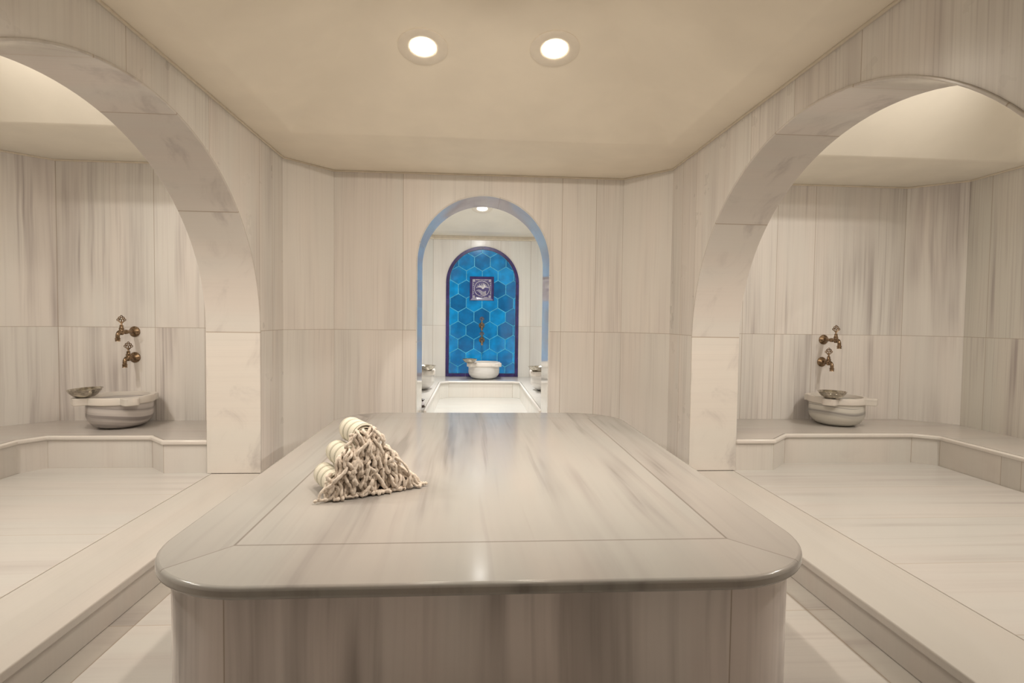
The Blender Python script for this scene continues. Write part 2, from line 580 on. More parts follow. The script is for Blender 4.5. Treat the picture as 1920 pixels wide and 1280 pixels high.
def lining(name, xa, xb, spring, b, mat):
    """marble lining of an arch: jambs and soffit, its edges standing a little proud of the wall"""
    a_in, b_in = ARC_A - 0.010, b - 0.010
    path_in = [(ARC_Y - a_in, ZP)] + [(ARC_Y - a_in, ZP + (spring - ZP) * i / 6) for i in range(1, 6)] + arc(ARC_Y, spring, a_in, b_in, PI, 0, 64) + \
        [(ARC_Y + a_in, spring + (ZP - spring) * i / 6) for i in range(1, 6)] + [(ARC_Y + a_in, ZP)]
    path_out = [(ARC_Y - ARC_A - 0.004, ZP)] + [(ARC_Y - ARC_A - 0.004, ZP + (spring - ZP) * i / 6) for i in range(1, 6)] + arc(ARC_Y, spring, ARC_A + 0.004, b + 0.004, PI, 0, 64) + \
        [(ARC_Y + ARC_A + 0.004, spring + (ZP - spring) * i / 6) for i in range(1, 6)] + [(ARC_Y + ARC_A + 0.004, ZP)]
    n = len(path_in)
    acc = [0.0]
    for p, q in zip(path_in, path_in[1:]):
        acc.append(acc[-1] + math.hypot(p[0] - q[0], p[1] - q[1]))
    tot = acc[-1]
    vs = []
    for (y, z), (y2, z2) in zip(path_in, path_out):
        vs += [(xa, y, z), (xb, y, z), (xb, y2, z2), (xa, y2, z2)]
    fs, us = [], []
    for i in range(n - 1):
        c = i * 4
        for k0, k1 in ((0, 1), (1, 2), (2, 3), (3, 0)):
            fs.append((c + k0, c + k1, c + 4 + k1, c + 4 + k0))
            ta = {0: 0.0, 1: abs(xb - xa), 2: abs(xb - xa), 3: 0.0}
            sA, sB = tot - acc[i], tot - acc[i + 1]
            us.append(((sA, ta[k0]), (sA, ta[k1]), (sB, ta[k1]), (sB, ta[k0])))
    fs += [(0, 1, 2, 3), ((n - 1) * 4, (n - 1) * 4 + 1, (n - 1) * 4 + 2, (n - 1) * 4 + 3)]
    us += [((0, 0),) * 4] * 2
    me = bpy.data.meshes.new(name)
    me.from_pydata(vs, [], fs)
    L = me.uv_layers.new(name='UVMap')
    for p, u in zip(me.polygons, us):
        for li, q in zip(p.loop_indices, u):
            L.data[li].uv = q
    bm = bmesh.new()
    bm.from_mesh(me)
    bmesh.ops.recalc_face_normals(bm, faces=bm.faces)
    bm.to_mesh(me)
    bm.free()
    return struct(name, me, mat, smooth=30, bevel=0.004)


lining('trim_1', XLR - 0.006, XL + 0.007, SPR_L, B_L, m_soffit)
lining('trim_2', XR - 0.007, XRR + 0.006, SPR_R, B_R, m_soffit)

# end wall with the doorway, and the two chamfered corners
pts = [(XLR, 0), (DL, 0)] + arc(DCX, DSP, DRAD, DRAD, PI, 0, 40) + [(DR, 0), (XRR, 0), (XRR, ZC), (XLR, ZC)]
struct('wall_back', prism(pts, YB, YBR, mapf=lambda a, b, h: (a, h, b)), m_wall_back)
struct('wall_back_corner_left', prism([(XL, YC), (XCL, YB), (XLR, YB), (XLR, YC)], 0, ZC), m_wall_back)
struct('wall_back_corner_right', prism([(XR, YC), (XRR, YC), (XRR, YB), (XCR, YB)], 0, ZC), m_wall_back)
struct('wall_front', box(XLR, XRR, YF - 0.15, YF, 0, ZC), m_wall_back)


def door_lining():
    r_in = DRAD - 0.006
    path = [(DCX - r_in, 0.0), (DCX - r_in, 0.9)] + arc(DCX, DSP, r_in, r_in, PI, 0, 48) + [(DCX + r_in, 0.9), (DCX + r_in, 0.0)]
    r_o = DRAD + 0.006
    pout = [(DCX - r_o, 0.0), (DCX - r_o, 0.9)] + arc(DCX, DSP, r_o, r_o, PI, 0, 48) + [(DCX + r_o, 0.9), (DCX + r_o, 0.0)]
    acc = [0.0]
    for p, q in zip(path, path[1:]):
        acc.append(acc[-1] + math.hypot(p[0] - q[0], p[1] - q[1]))
    ya, yb = YB - 0.006, YBR + 0.004
    vs, fs, us = [], [], []
    for (x, z), (x2, z2) in zip(path, pout):
        vs += [(x, ya, z), (x, yb, z), (x2, yb, z2), (x2, ya, z2)]
    for i in range(len(path) - 1):
        c = i * 4
        for k0, k1 in ((0, 1), (1, 2), (2, 3), (3, 0)):
            fs.append((c + k0, c + k1, c + 4 + k1, c + 4 + k0))
            ta = (0.0, yb - ya, yb - ya, 0.0)
            us.append(((acc[i], ta[k0]), (acc[i], ta[k1]), (acc[i + 1], ta[k1]), (acc[i + 1], ta[k0])))
    me = bpy.data.meshes.new('trim_3')
    me.from_pydata(vs, [], fs)
    L = me.uv_layers.new(name='UVMap')
    for p, u in zip(me.polygons, us):
        for li, q in zip(p.loop_indices, u):
            L.data[li].uv = q
    bm = bmesh.new()
    bm.from_mesh(me)
    bmesh.ops.recalc_face_normals(bm, faces=bm.faces)
    bm.to_mesh(me)
    bm.free()
    struct('trim_3', me, m_soffit_d, smooth=30, bevel=0.003)


door_lining()

# floors
struct('floor', box(-1.54, 1.67, YF, YB, -0.1, 0.0), m_floor)
struct('floor_doorway', box(DL, DR, YB, YBR, -0.1, 0.155), m_floor_b)

# ------------------------------------------------------------------ alcoves
def alcove(side, xin, walls, nose, mats, floor_mat, kerb):
    """walls: plan of the marble lining from the arch wall round to the front; nose: plan of the bench riser"""
    wmat, smat = mats
    sgn = 1 if side == 'right' else -1
    far = walls
    near = [(x, 2 * ARC_Y - y) for x, y in reversed(walls)]
    # walls as thick slabs, one per stretch
    loop = far + near
    names = ['back', 'corner_back', 'side', 'corner_front', 'front']
    for i, nm in enumerate(names):
        a, b = loop[i], loop[i + 1]
        seg = [a, b]
        o = offset_poly(seg, 0.12 * sgn)
        struct('wall_%s_alcove_%s' % (side, nm), prism([a, b, o[1], o[0]], 0, ZC), smat if nm == 'side' else wmat)
    # raised floor up to the threshold
    kx = kerb[1]
    struct('floor_%s' % side, prism([(kx, far[0][1] if 0 else ARC_Y + ARC_A), (xin, ARC_Y + ARC_A)] + loop[0:] + [(xin, ARC_Y - ARC_A), (kx, ARC_Y - ARC_A)], -0.1, ZP), floor_mat)
    return loop


wl_r = [(XRR, 5.18), (4.103, 5.18), (4.446, 4.866)]
wl_l = [(XLR, 5.09), (-3.53, 5.09), (-3.88, 4.75)]
loop_r = alcove('right', XRR, wl_r, None, (m_alc_r, m_alc_side), m_floor_r, (1.637, 2.04))
loop_l = alcove('left', XLR, wl_l, None, (m_alc_l, m_alc_side), m_floor_l, (-1.506, -1.911))

# thresholds: long marble steps with a rounded edge, between the room floor and the alcove floors
def threshold(name, xa, xb):
    sgn = 1 if xb > xa else -1
    y0, y1 = ARC_Y - ARC_A + 0.012, ARC_Y + ARC_A - 0.012
    # the part in front of the wall runs the whole length of the room
    prof = [(xb, ZP), (xa, ZP), (xa, ZP - 0.038), (xa + sgn * 0.014, ZP - 0.038), (xa + sgn * 0.014, 0.0), (xb, 0.0)]
    me = prism(prof, y0, y1, mapf=lambda a, b, h: (a, h, b))
    return struct(name, me, m_thresh, bevel=0.009, smooth=30)


threshold('trim_4', -1.506, -1.911)
threshold('trim_5', 1.637, 2.04)
for nm, xa, xb in (('left', -1.506, -1.5625), ('right', 1.637, 1.6885)):
    for i, (ya, yb) in enumerate(((YF, ARC_Y - ARC_A + 0.012), (ARC_Y + ARC_A - 0.012, YC - 0.01))):
        struct('baseboard_%s_%d' % (nm, i + 1), box(min(xa, xb), max(xa, xb), ya, yb, 0, ZP - 0.001), m_thresh)


def bench(label, wallpts, nose, z_floor, m_top, m_front, close=None):
    """wallpts and nose are plan polylines running the same way"""
    root = empty('marble_bench', (nose[0][0], nose[0][1], z_floor), label=label, cat='bench')
    inv = Matrix.Translation((-nose[0][0], -nose[0][1], -z_floor))
    def put(name, me, mat, **kw):
        me.transform(inv)
        return link(name, me, mat, parent=root, **kw)
    poly = nose + list(reversed(wallpts))
    put('riser', prism(poly, z_floor, ZB - 0.028), m_front)
    return root, put, poly


def full_bench(label, wallpts, nose, sgn, m_top, m_front, e0=0.0):
    root, put, poly = bench(label, wallpts, nose, ZP, m_top, m_front)
    off = offset_poly(nose, 0.016 * sgn)
    if e0:
        off[0] = (off[0][0] + e0, off[0][1])
        off[-1] = (off[-1][0] + e0, off[-1][1])
    inn = offset_poly(nose, -0.012 * sgn)
    me = prism(inn + list(reversed(wallpts)), ZB - 0.034, ZB)
    put('bench_top', me, m_top)
    me = prism(off + list(reversed(inn)), ZB - 0.036, ZB)
    put('nosing', me, m_nose, bevel=0.012, smooth=30)
    return root


nose_r = [(XRR + 0.002, 4.273), (2.364, 4.273), (2.578, 4.491), (3.68, 4.491), (3.833, 4.374)]
nose_r = nose_r + [(x, 2 * ARC_Y - y) for x, y in reversed(nose_r)]
wp_r = [(XRR + 0.001, 5.179), (4.103, 5.179), (4.445, 4.866)]
wp_r = wp_r + [(x, 2 * ARC_Y - y) for x, y in reversed(wp_r)]
full_bench('pale marble bench running round the right alcove under the white basin', wp_r, nose_r, -1, m_bench_r, m_riser_r)
nose_l = [(XLR - 0.002, 4.286), (-2.256, 4.286), (-2.423, 4.452), (-3.18, 4.452), (-3.284, 4.295)]
nose_l = nose_l + [(x, 2 * ARC_Y - y) for x, y in reversed(nose_l)]
wp_l = [(XLR - 0.001, 5.089), (-3.53, 5.089), (-3.879, 4.75)]
wp_l = wp_l + [(x, 2 * ARC_Y - y) for x, y in reversed(wp_l)]
full_bench('pale marble bench running round the left alcove under the grey banded basin', wp_l, nose_l, 1, m_bench_l, m_riser_l)

# ------------------------------------------------------------------ the far room
FX0, FX1, FY1 = -1.10, 1.31, 9.0
fw = [(FX0, YBR), (FX0, 8.58), (-0.635, FY1), (0.898, FY1), (FX1, 8.62), (FX1, YBR)]
for i, nm in enumerate(('left', 'corner_left', 'back', 'corner_right', 'right')):
    a, b = fw[i], fw[i + 1]
    o = offset_poly([a, b], 0.12)
    struct('wall_far_room_%s' % nm, prism([a, b, o[1], o[0]], 0, ZC), m_back_room)
struct('floor_far_room', prism([(FX0, YBR), (FX1, YBR), (FX1, 8.62), (0.898, FY1), (-0.635, FY1), (FX0, 8.58)], -0.1, 0.155), m_floor_b)
nose_b = [(-0.478, YBR + 0.006), (-0.478, 8.225), (-0.354, 8.354), (0.587, 8.354), (0.690, 8.29), (0.690, YBR + 0.006)]
wp_b = [(FX0 + 0.001, YBR + 0.006), (FX0 + 0.001, 8.579), (-0.634, 8.999), (0.897, 8.999), (FX1 - 0.001, 8.619), (FX1 - 0.001, YBR + 0.006)]
full_bench('white marble bench round the far room below the blue tiles', wp_b, nose_b, -1, m_bench_b, m_riser_b)

# ------------------------------------------------------------------ ceilings
def vault(name, outer, inner, sy, sx, top, mat, zc=ZC):
    x0, x1, y0, y1 = inner
    h = top - zc
    ix, iy = h / sx, h / sy
    ix = min(ix, (x1 - x0) / 2 - 0.05)
    iy = min(iy, (y1 - y0) / 2 - 0.05)
    O = [(outer[0], outer[2]), (outer[1], outer[2]), (outer[1], outer[3]), (outer[0], outer[3])]
    I = [(x0, y0), (x1, y0), (x1, y1), (x0, y1)]
    Tt = [(x0 + ix, y0 + iy), (x1 - ix, y0 + iy), (x1 - ix, y1 - iy), (x0 + ix, y1 - iy)]
    vs = [(a, b, zc) for a, b in O] + [(a, b, zc) for a, b in I] + [(a, b, top) for a, b in Tt] + [(a, b, top + 0.25) for a, b in O]
    fs = []
    for i in range(4):
        j = (i + 1) % 4
        fs += [(i, j, 4 + j, 4 + i), (4 + i, 4 + j, 8 + j, 8 + i), (12 + i, 12 + j, j, i)]
    fs += [(8, 9, 10, 11), (12, 13, 14, 15)]
    me = bpy.data.meshes.new(name)
    me.from_pydata(vs, [], fs)
    bm = bmesh.new()
    bm.from_mesh(me)
    bmesh.ops.recalc_face_normals(bm, faces=bm.faces)
    bm.to_mesh(me)
    bm.free()
    return struct(name, me, mat, bevel=0.02, bevel_angle=8, smooth=40)


IN_MAIN = (-1.296, 1.435, 2 * ARC_Y - 4.167, 4.167)
IN_R = (2.16, 4.335, 2 * ARC_Y - 4.30, 4.30)
IN_L = (-3.77, -2.04, 2 * ARC_Y - 4.17, 4.17)
IN_B = (-0.98, 1.19, 5.95, 8.55)
S_B, S_S = 0.27, 0.42
TOP = 2.945
vault('ceiling', (XLR, XRR, YF - 0.15, YBR), IN_MAIN, S_B, S_S, TOP, m_plaster)
SA, TOPA = 0.80, 3.20
vault('ceiling_right_alcove', (XRR, 4.6, 0.25, 5.35), IN_R, SA, SA, TOPA, m_plaster2)
vault('ceiling_left_alcove', (-4.05, XLR, 0.25, 5.35), IN_L, SA, SA, TOPA, m_plaster2)
vault('ceiling_far_room', (-1.25, 1.45, YBR, 9.2), IN_B, S_B, S_S, TOP, m_plaster2)


def cornice(name, path, w=0.013, h=0.014, side=1):
    off = offset_poly(path, w * side)
    return struct(name, prism(path + list(reversed(off)), ZC - h, ZC - 0.0005), m_trim, bevel=0.003)


cornice('trim_6', [(XL, YF), (XL, YC), (XCL, YB), (XCR, YB), (XR, YC), (XR, YF)], side=-1)
cornice('trim_7', [p for p in loop_r], side=-1)
cornice('trim_8', [p for p in loop_l], side=1)
cornice('trim_9', fw, w=0.035, h=0.06, side=-1)

# ------------------------------------------------------------------ ceiling lamps
def lamp_lens(name, col, power):
    return emissive(name, col, power)


def downlight(x, y, inner, power, col, label, group, mat, sb=S_B, ss=S_S, top=TOP, spread=165, aim=0):
    x0, x1, y0, y1 = inner
    opts = [((y - y0) * sb, (0, sb, -1)), ((y1 - y) * sb, (0, -sb, -1)), ((x - x0) * ss, (ss, 0, -1)),
            ((x1 - x) * ss, (-ss, 0, -1)), (top - ZC, (0, 0, -1))]
    h, n = min(opts, key=lambda o: o[0])
    z = ZC + h
    n = Vector(n)
    n.normalize()
    root = empty('ceiling_downlight', (x, y, z), label=label, cat='ceiling light', group=group)
    q = n.to_track_quat('Z', 'Y')
    root.rotation_mode = 'QUATERNION'
    root.rotation_quaternion = q
    ring = lathe([(0.140, 0.0), (0.141, 0.004), (0.137, 0.006), (0.088, 0.004), (0.076, 0.0015), (0.073, -0.002), (0.073, 0.0005), (0.14, 0.0)], 48)
    link('ring', from_bm(ring), m_ring, parent=root, smooth=40)
    lens = lathe([(0.0, 0.0034), (0.068, 0.0034), (0.072, 0.0015)], 40)
    link('lens', from_bm(lens), mat, parent=root)
    ld = bpy.data.lights.new('downlight_lamp', 'AREA')
    ld.shape = 'DISK'
    ld.size = 0.13
    ld.energy = power
    ld.color = col
    ld.spread = math.radians(spread)
    lo = bpy.data.objects.new('lamp', ld)
    COL.objects.link(lo)
    lo.parent = root
    lo.location = (0, 0, 0.008)
    # a swivelling lamp: aim leans its beam towards the far wall
    d = Vector((0, math.sin(math.radians(aim)), -math.cos(math.radians(aim)))) if aim else n
    lo.rotation_mode = 'QUATERNION'
    lo.rotation_quaternion = q.inverted() @ d.to_track_quat('-Z', 'Y')
    return root


lens_main = emissive('lens_warm', (1.0, 0.90, 0.72), 14.0)
lens_alc = emissive('lens_alcove', (1.0, 0.92, 0.78), 14.0)
lens_back = emissive('lens_far', (1.0, 0.95, 0.85), 3.0)
for x, y, lb in ((-0.30, 3.30, 'left one of the two lit round lamps in the cream ceiling over the marble platform'),
                 (0.447, 3.27, 'right one of the two lit round lamps in the cream ceiling over the marble platform'),
                 (-0.30, 2.00, 'round lamp in the cream ceiling above and behind the viewer, on the left'),
                 (0.447, 2.00, 'round lamp in the cream ceiling above and behind the viewer, on the right')):
    downlight(x, y, IN_MAIN, P_MAIN if y > 3 else P_MAIN_FRONT, WARM, lb, 'round ceiling lamps of the main room', lens_main, spread=130 if y > 3 else 120, aim=0 if y > 3 else 43)
for x, y, lb in ((3.72, 3.02, 'round ceiling lamp of the right alcove, back one by the outer wall'),
                 (3.72, 2.10, 'round ceiling lamp of the right alcove, front one by the outer wall')):
    downlight(x, y, IN_R, P_ALCOVE, SOFT, lb, 'round ceiling lamps of the right alcove', lens_alc, SA, SA, TOPA)
for x, y, lb in ((-3.20, 3.02, 'round ceiling lamp of the left alcove, back one by the outer wall'),
                 (-3.20, 2.10, 'round ceiling lamp of the left alcove, front one by the outer wall')):
    downlight(x, y, IN_L, P_ALCOVE, SOFT, lb, 'round ceiling lamps of the left alcove', lens_alc, SA, SA, TOPA)
for x, y, lb in ((0.105, 7.80, 'small lit round lamp seen through the arched doorway'),
                 (0.105, 6.75, 'round lamp in the far room ceiling just behind the doorway arch')):
    downlight(x, y, IN_B, P_BACK, COOL, lb, 'round ceiling lamps of the far room', lens_back, spread=100 if y > 7.5 else 165)

# ------------------------------------------------------------------ the marble platform in the middle
def rounded_rect(x0, x1, y0, y1, r, n=14):
    return arc(x1 - r, y0 + r, r, r, -PI / 2, 0, n) + arc(x1 - r, y1 - r, r, r, 0, PI / 2, n) + \
        arc(x0 + r, y1 - r, r, r, PI / 2, PI, n) + arc(x0 + r, y0 + r, r, r, PI, 3 * PI / 2, n)


PX, PY = 0.0675, 3.272
plat = empty('marble_platform', (PX, PY, 0), label='large raised grey-veined marble massage platform standing in the middle of the room', cat='platform')
inv = Matrix.Translation((-PX, -PY, 0))
bc = rounded_rect(-1.018, 1.150, 1.765, 4.78, 0.27)
me = prism(bc, 0.0, 0.474, uv='perim', s0=bc[0][0])
# the perimeter starts at the right end of the front edge: walk it so that s equals x along the front
L = me.uv_layers[0]
for p in me.polygons:
    if abs(p.normal.z) < 0.5 and p.normal.y < -0.02:
        pass
tot = 0.0
for a, b in zip(bc, bc[1:] + bc[:1]):
    tot += math.hypot(a[0] - b[0], a[1] - b[1])
for d in L.data:
    if d.uv[0] > bc[0][0] + tot * 0.55:
        d.uv[0] -= tot
me.transform(inv)
link('base', me, m_body, parent=plat, smooth=35)
tc_ = rounded_rect(-1.083, 1.218, 1.695, 4.849, 0.40, 20)
me = prism(tc_, 0.472, 0.514)
me.transform(inv)
top = link('top_slab', me, m_table, parent=plat, smooth=35, bevel=0.013)

# ------------------------------------------------------------------ basins
def lug_radius(th, R, L, w, dirs, p=7.0):
    r = R
    for d, ex in dirs:
        x = math.cos(th - d)
        y = math.sin(th - d)
        if x <= 0.05:
            continue
        q = ((x / (L + ex)) ** p + (abs(y) / w) ** p) ** (-1.0 / p)
        r = max(r, q)
    return r


def basin(x, y, R, H, rz, m_b, label, dirs=((PI / 4, 0.03), (3 * PI / 4, 0.03), (5 * PI / 4, 0.085), (7 * PI / 4, 0.085)), lug=0.0, w=0.062, mrim=None):
    root = empty('marble_basin', (x, y, ZB), rz, label=label, cat='washbasin', group='marble wash basins on the benches')
    zr = H - 0.058
    body = lathe([(0, 0.0), (0.45 * R, 0.0), (0.62 * R, 0.006), (0.80 * R, 0.028), (0.92 * R, 0.062), (0.975 * R, 0.10), (0.97 * R, zr - 0.01), (0.955 * R, zr + 0.006),
                  (0.885 * R, zr + 0.006), (0.875 * R, H - 0.03), (0.80 * R, 0.11), (0.62 * R, 0.065), (0.3 * R, 0.045), (0, 0.042)], 72)
    me = from_bm(body)
    L = me.uv_layers.new(name='UVMap')
    for p in me.polygons:
        for li in p.loop_indices:
            v = me.vertices[me.loops[li].vertex_index].co
            L.data[li].uv = (v.x + v.y * 0.6, v.z + 0.04 * v.x)
    link('body', me, m_b, parent=root, smooth=50)
    # rim with four carved lugs
    n = 240
    bm = bmesh.new()
    def ring(f, z):
        return [bm.verts.new((f(2 * PI * i / n) * math.cos(2 * PI * i / n), f(2 * PI * i / n) * math.sin(2 * PI * i / n), z)) for i in range(n)]
    fo = lambda a: lug_radius(a, R * 1.03, R + lug, w, dirs)
    fo2 = lambda a: lug_radius(a, R * 1.03 - 0.005, R + lug - 0.005, w - 0.005, dirs)
    fi = lambda a: R * 0.885
    rings = [ring(fi, zr + 0.002), ring(fo2, zr), ring(fo, zr + 0.005), ring(fo, H - 0.006), ring(fo2, H), ring(lambda a: R * 0.90, H), ring(fi, H - 0.008), ring(lambda a: R * 0.87, H - 0.03)]
    for a, b in zip(rings, rings[1:]):
        for i in range(n):
            j = (i + 1) % n
            bm.faces.new((a[i], a[j], b[j], b[i]))
    bmesh.ops.recalc_face_normals(bm, faces=bm.faces)
    me = from_bm(bm)
    box_uv(me)
    link('rim', me, mrim or m_rim, parent=root, smooth=40)
    return root


def bowl(x, y, z, r, tilt=(0, 0), label='', rz=0.0):
    root = empty('metal_bowl', (x, y, z), rz, label=label, cat='bowl', group='silver metal bath bowls on the basin rims')
    root.rotation_euler = (tilt[0], tilt[1], rz)
    h = r * 0.52
    prof = [(0, 0.0), (r * 0.42, 0.0), (r * 0.50, 0.002), (r * 0.70, h * 0.28), (r * 0.86, h * 0.62), (r * 0.955, h * 0.95), (r * 1.0, h * 1.0), (r * 1.0, h + 0.002),
            (r * 0.94, h * 1.0), (r * 0.84, h * 0.66), (r * 0.68, h * 0.34), (r * 0.48, h * 0.14), (r * 0.30, h * 0.08), (r * 0.26, h * 0.16), (r * 0.12, h * 0.24), (0, h * 0.26)]
    b = lathe(prof, 56)
    link('bowl_body', from_bm(b), m_silver, parent=root, smooth=50)
    # engraved band below the lip
    bb = bmesh.new()
    pts = [(r * 0.905 * math.cos(2 * PI * i / 64), r * 0.905 * math.sin(2 * PI * i / 64), h * 0.76 + 0.001) for i in range(64)]
    add_tube(bb, pts, 0.0013, 6, closed=True)
    link('engraved_band', from_bm(bb), m_silver, parent=root, smooth=60)
    return root


BH = 0.258
basin(-2.880, 4.835, 0.238, BH, 0.0, m_basin, 'grey banded marble basin on the left alcove bench below two brass taps')
basin(3.300, 4.920, 0.232, BH, 0.0, m_basin2, 'cream marble basin with a dark wavy band on the right alcove bench')
basin(0.168, 8.70, 0.243, BH, 0.0, m_basin3, 'pale marble basin in front of the blue tiled arch in the far room')
basin(-0.735, 7.40, 0.24, BH, 0.0, m_basin3, 'pale marble basin half hidden by the left side of the doorway')
basin(0.985, 7.33, 0.24, BH, 0.0, m_basin3, 'pale marble basin half hidden by the right side of the doorway')

zr_ = ZB + BH
def lugpos(bx, by, R, a, extra=0.0):
    return bx + (R + extra) * math.cos(a), by + (R + extra) * math.sin(a)


lx, ly = lugpos(-2.880, 4.835, 0.238, 5 * PI / 4, -0.005)
bowl(lx, ly, zr_ + 0.004, 0.121, (math.radians(2), math.radians(-3), ), 'tilted silver bowl on the left lug of the grey banded basin')
lx, ly = lugpos(3.300, 4.920, 0.232, 5 * PI / 4, 0.02)
bowl(lx + 0.015, ly, zr_ + 0.0005, 0.116, (0, 0), 'silver bowl on the front lug of the cream basin in the right alcove')
bowl(-0.05, 8.48, zr_ + 0.0005, 0.115, (0, 0), 'silver bowl on the left front corner of the basin under the blue tiles')
bowl(-0.585, 7.19, zr_ + 0.0005, 0.118, (0, 0), 'silver bowl on the basin by the left side of the doorway')
bowl(0.815, 7.16, zr_ + 0.0005, 0.115, (0, 0), 'silver bowl on the basin by the right side of the doorway')

# ------------------------------------------------------------------ taps
def tap(x, y, z, reach, label):
    """wall tap: local -y points out of the wall"""
    root = empty('brass_tap', (x, y, z), label=label, cat='tap', group='antique brass wall taps')
    toY = Matrix.Rotation(PI / 2, 4, 'X')          # z axis -> -y
    fl = lathe([(0, 0.0), (0.045, 0.0), (0.046, 0.004), (0.043, 0.010), (0.036, 0.013), (0.030, 0.020), (0.018, 0.026), (0.014, 0.034), (0.0, 0.034)], 36)
    bm = bmesh.new()
    join_bm(bm, fl, toY)
    link('flange', from_bm(bm), m_brass, parent=root, smooth=45)
    bm = bmesh.new()
    add_tube(bm, [(0, -0.028, 0), (0, -reach * 0.6, 0), (0, -reach * 0.62, 0), (0, -reach * 0.74, 0), (0, -reach * 0.76, 0), (0, -reach, 0)],
             [0.0145, 0.0145, 0.0185, 0.0185, 0.015, 0.016], 16)
    link('pipe', from_bm(bm), m_brass, parent=root, smooth=45)
    body = lathe([(0, -0.024), (0.012, -0.024), (0.017, -0.016), (0.020, -0.004), (0.020, 0.010), (0.017, 0.020), (0.0195, 0.022), (0.0195, 0.032), (0.016, 0.034),
                  (0.013, 0.048), (0.0145, 0.050), (0.0145, 0.055), (0.008, 0.060), (0.006, 0.072), (0, 0.072)], 24)
    bm = bmesh.new()
    join_bm(bm, body, Matrix.Translation((0, -reach, 0)))
    valve = link('valve_body', from_bm(bm), m_brass, parent=root, smooth=45)
    bm = bmesh.new()
    pts = [(0, -reach - 0.008, 0.0)] + [(0, -reach - 0.022 - 0.030 * math.sin(a), -0.032 + 0.034 * math.cos(a)) for a in [i * PI / 16 for i in range(0, 9)]] + [(0, -reach - 0.052, -0.052)]
    add_tube(bm, pts, 0.0155, 14)
    add_tube(bm, [(0, -reach - 0.052, -0.046), (0, -reach - 0.052, -0.050), (0, -reach - 0.052, -0.056), (0, -reach - 0.052, -0.060), (0, -reach - 0.052, -0.072), (0, -reach - 0.052, -0.075)],
             [0.0155, 0.0200, 0.0200, 0.0175, 0.0185, 0.0200], 18)
    link('spout', from_bm(bm), m_brass, parent=root, smooth=45)
    bm = bmesh.new()
    c = (0, -reach, 0.098)
    def loop(cx, cz, r, t, sx=1.0, sz=1.0):
        pts = [(c[0] + cx + r * sx * math.cos(2 * PI * i / 16), c[1], c[2] + cz + r * sz * math.sin(2 * PI * i / 16)) for i in range(16)]
        add_tube(bm, pts, t, 7, closed=True)
    for hx, hz in ((-0.027, 0.003), (0.027, 0.003), (0, 0.031), (-0.016, 0.019), (0.016, 0.019)):
        loop(hx, hz, 0.0080, 0.0036)
    for s in (-1, 1):
        loop(s * 0.0095, -0.003, 0.0095, 0.0034, 0.9, 1.3)
    add_tube(bm, [(0, -reach, 0.068), (0, -reach, 0.080), (0, -reach, 0.100)], [0.0075, 0.006, 0.004], 10)
    add_tube(bm, [(-0.024, -reach, 0.096), (-0.013, -reach, 0.081), (0, -reach, 0.070), (0.013, -reach, 0.081), (0.024, -reach, 0.096)], 0.0042, 8)
    link('handle', from_bm(bm), m_brass, parent=valve, smooth=45)
    return root


tap(-2.905, 5.09, 1.170, 0.185, 'long brass tap, the upper of the two above the grey basin')
tap(-2.905, 5.09, 0.948, 0.095, 'short brass tap, the lower of the two above the grey basin')
tap(3.322, 5.18, 1.160, 0.185, 'long brass tap, the upper of the two above the cream basin in the right alcove')
tap(3.312, 5.18, 0.948, 0.105, 'short brass tap, the lower of the two above the cream basin in the right alcove')
tap(0.131, 8.985, 1.215, 0.185, 'upper brass tap on the blue tiles of the far room')
tap(0.136, 8.985, 0.985, 0.105, 'lower brass tap on the blue tiles of the far room')

# ------------------------------------------------------------------ blue tiled arch
AX, AZ0, AR, ASP = 0.140, 0.402, 0.573, 1.883
YW = FY1


def arch_contour(r, z0, n=40):
    return [(AX - r, z0), (AX + r, z0)] + arc(AX, ASP, r, r, 0, PI, n)


def clip(poly, conv):
    """keep the part of a polygon inside a convex counter-clockwise contour"""
    out = poly
    m = len(conv)
    for i in range(m):
        (ax, ay), (bx, by) = conv[i], conv[(i + 1) % m]
        if abs(ax - bx) + abs(ay - by) < 1e-9:
            continue
        ins = lambda p: (bx - ax) * (p[1] - ay) - (by - ay) * (p[0] - ax) >= -1e-12
        src, out = out, []
        for j, p in enumerate(src):
            q = src[(j + 1) % len(src)]
            if ins(p):
                out.append(p)
            if ins(p) != ins(q):
                d1 = (bx - ax) * (p[1] - ay) - (by - ay) * (p[0] - ax)
                d2 = (bx - ax) * (q[1] - ay) - (by - ay) * (q[0] - ax)
                t_ = d1 / (d1 - d2)
                out.append((p[0] + (q[0] - p[0]) * t_, p[1] + (q[1] - p[1]) * t_))
        if len(out) < 3:
            return []
    return out


panel = empty('tiled_arch_panel', (AX, YW, AZ0), label='tall arched panel of blue hexagonal tiles with a navy border on the far wall', cat='wall tiles')
inv = Matrix.Translation((-AX, -YW, -AZ0))
def pput(name, me, mat, parent=panel, **kw):
    me.transform(inv)
    return link(name, me, mat, parent=parent, **kw)
vmap = lambda a, b, h: (a, h, b)
pput('grout', prism(arch_contour(AR - 0.03, AZ0 + 0.03), YW - 0.007, YW - 0.0005, mapf=vmap), m_grout_blue)
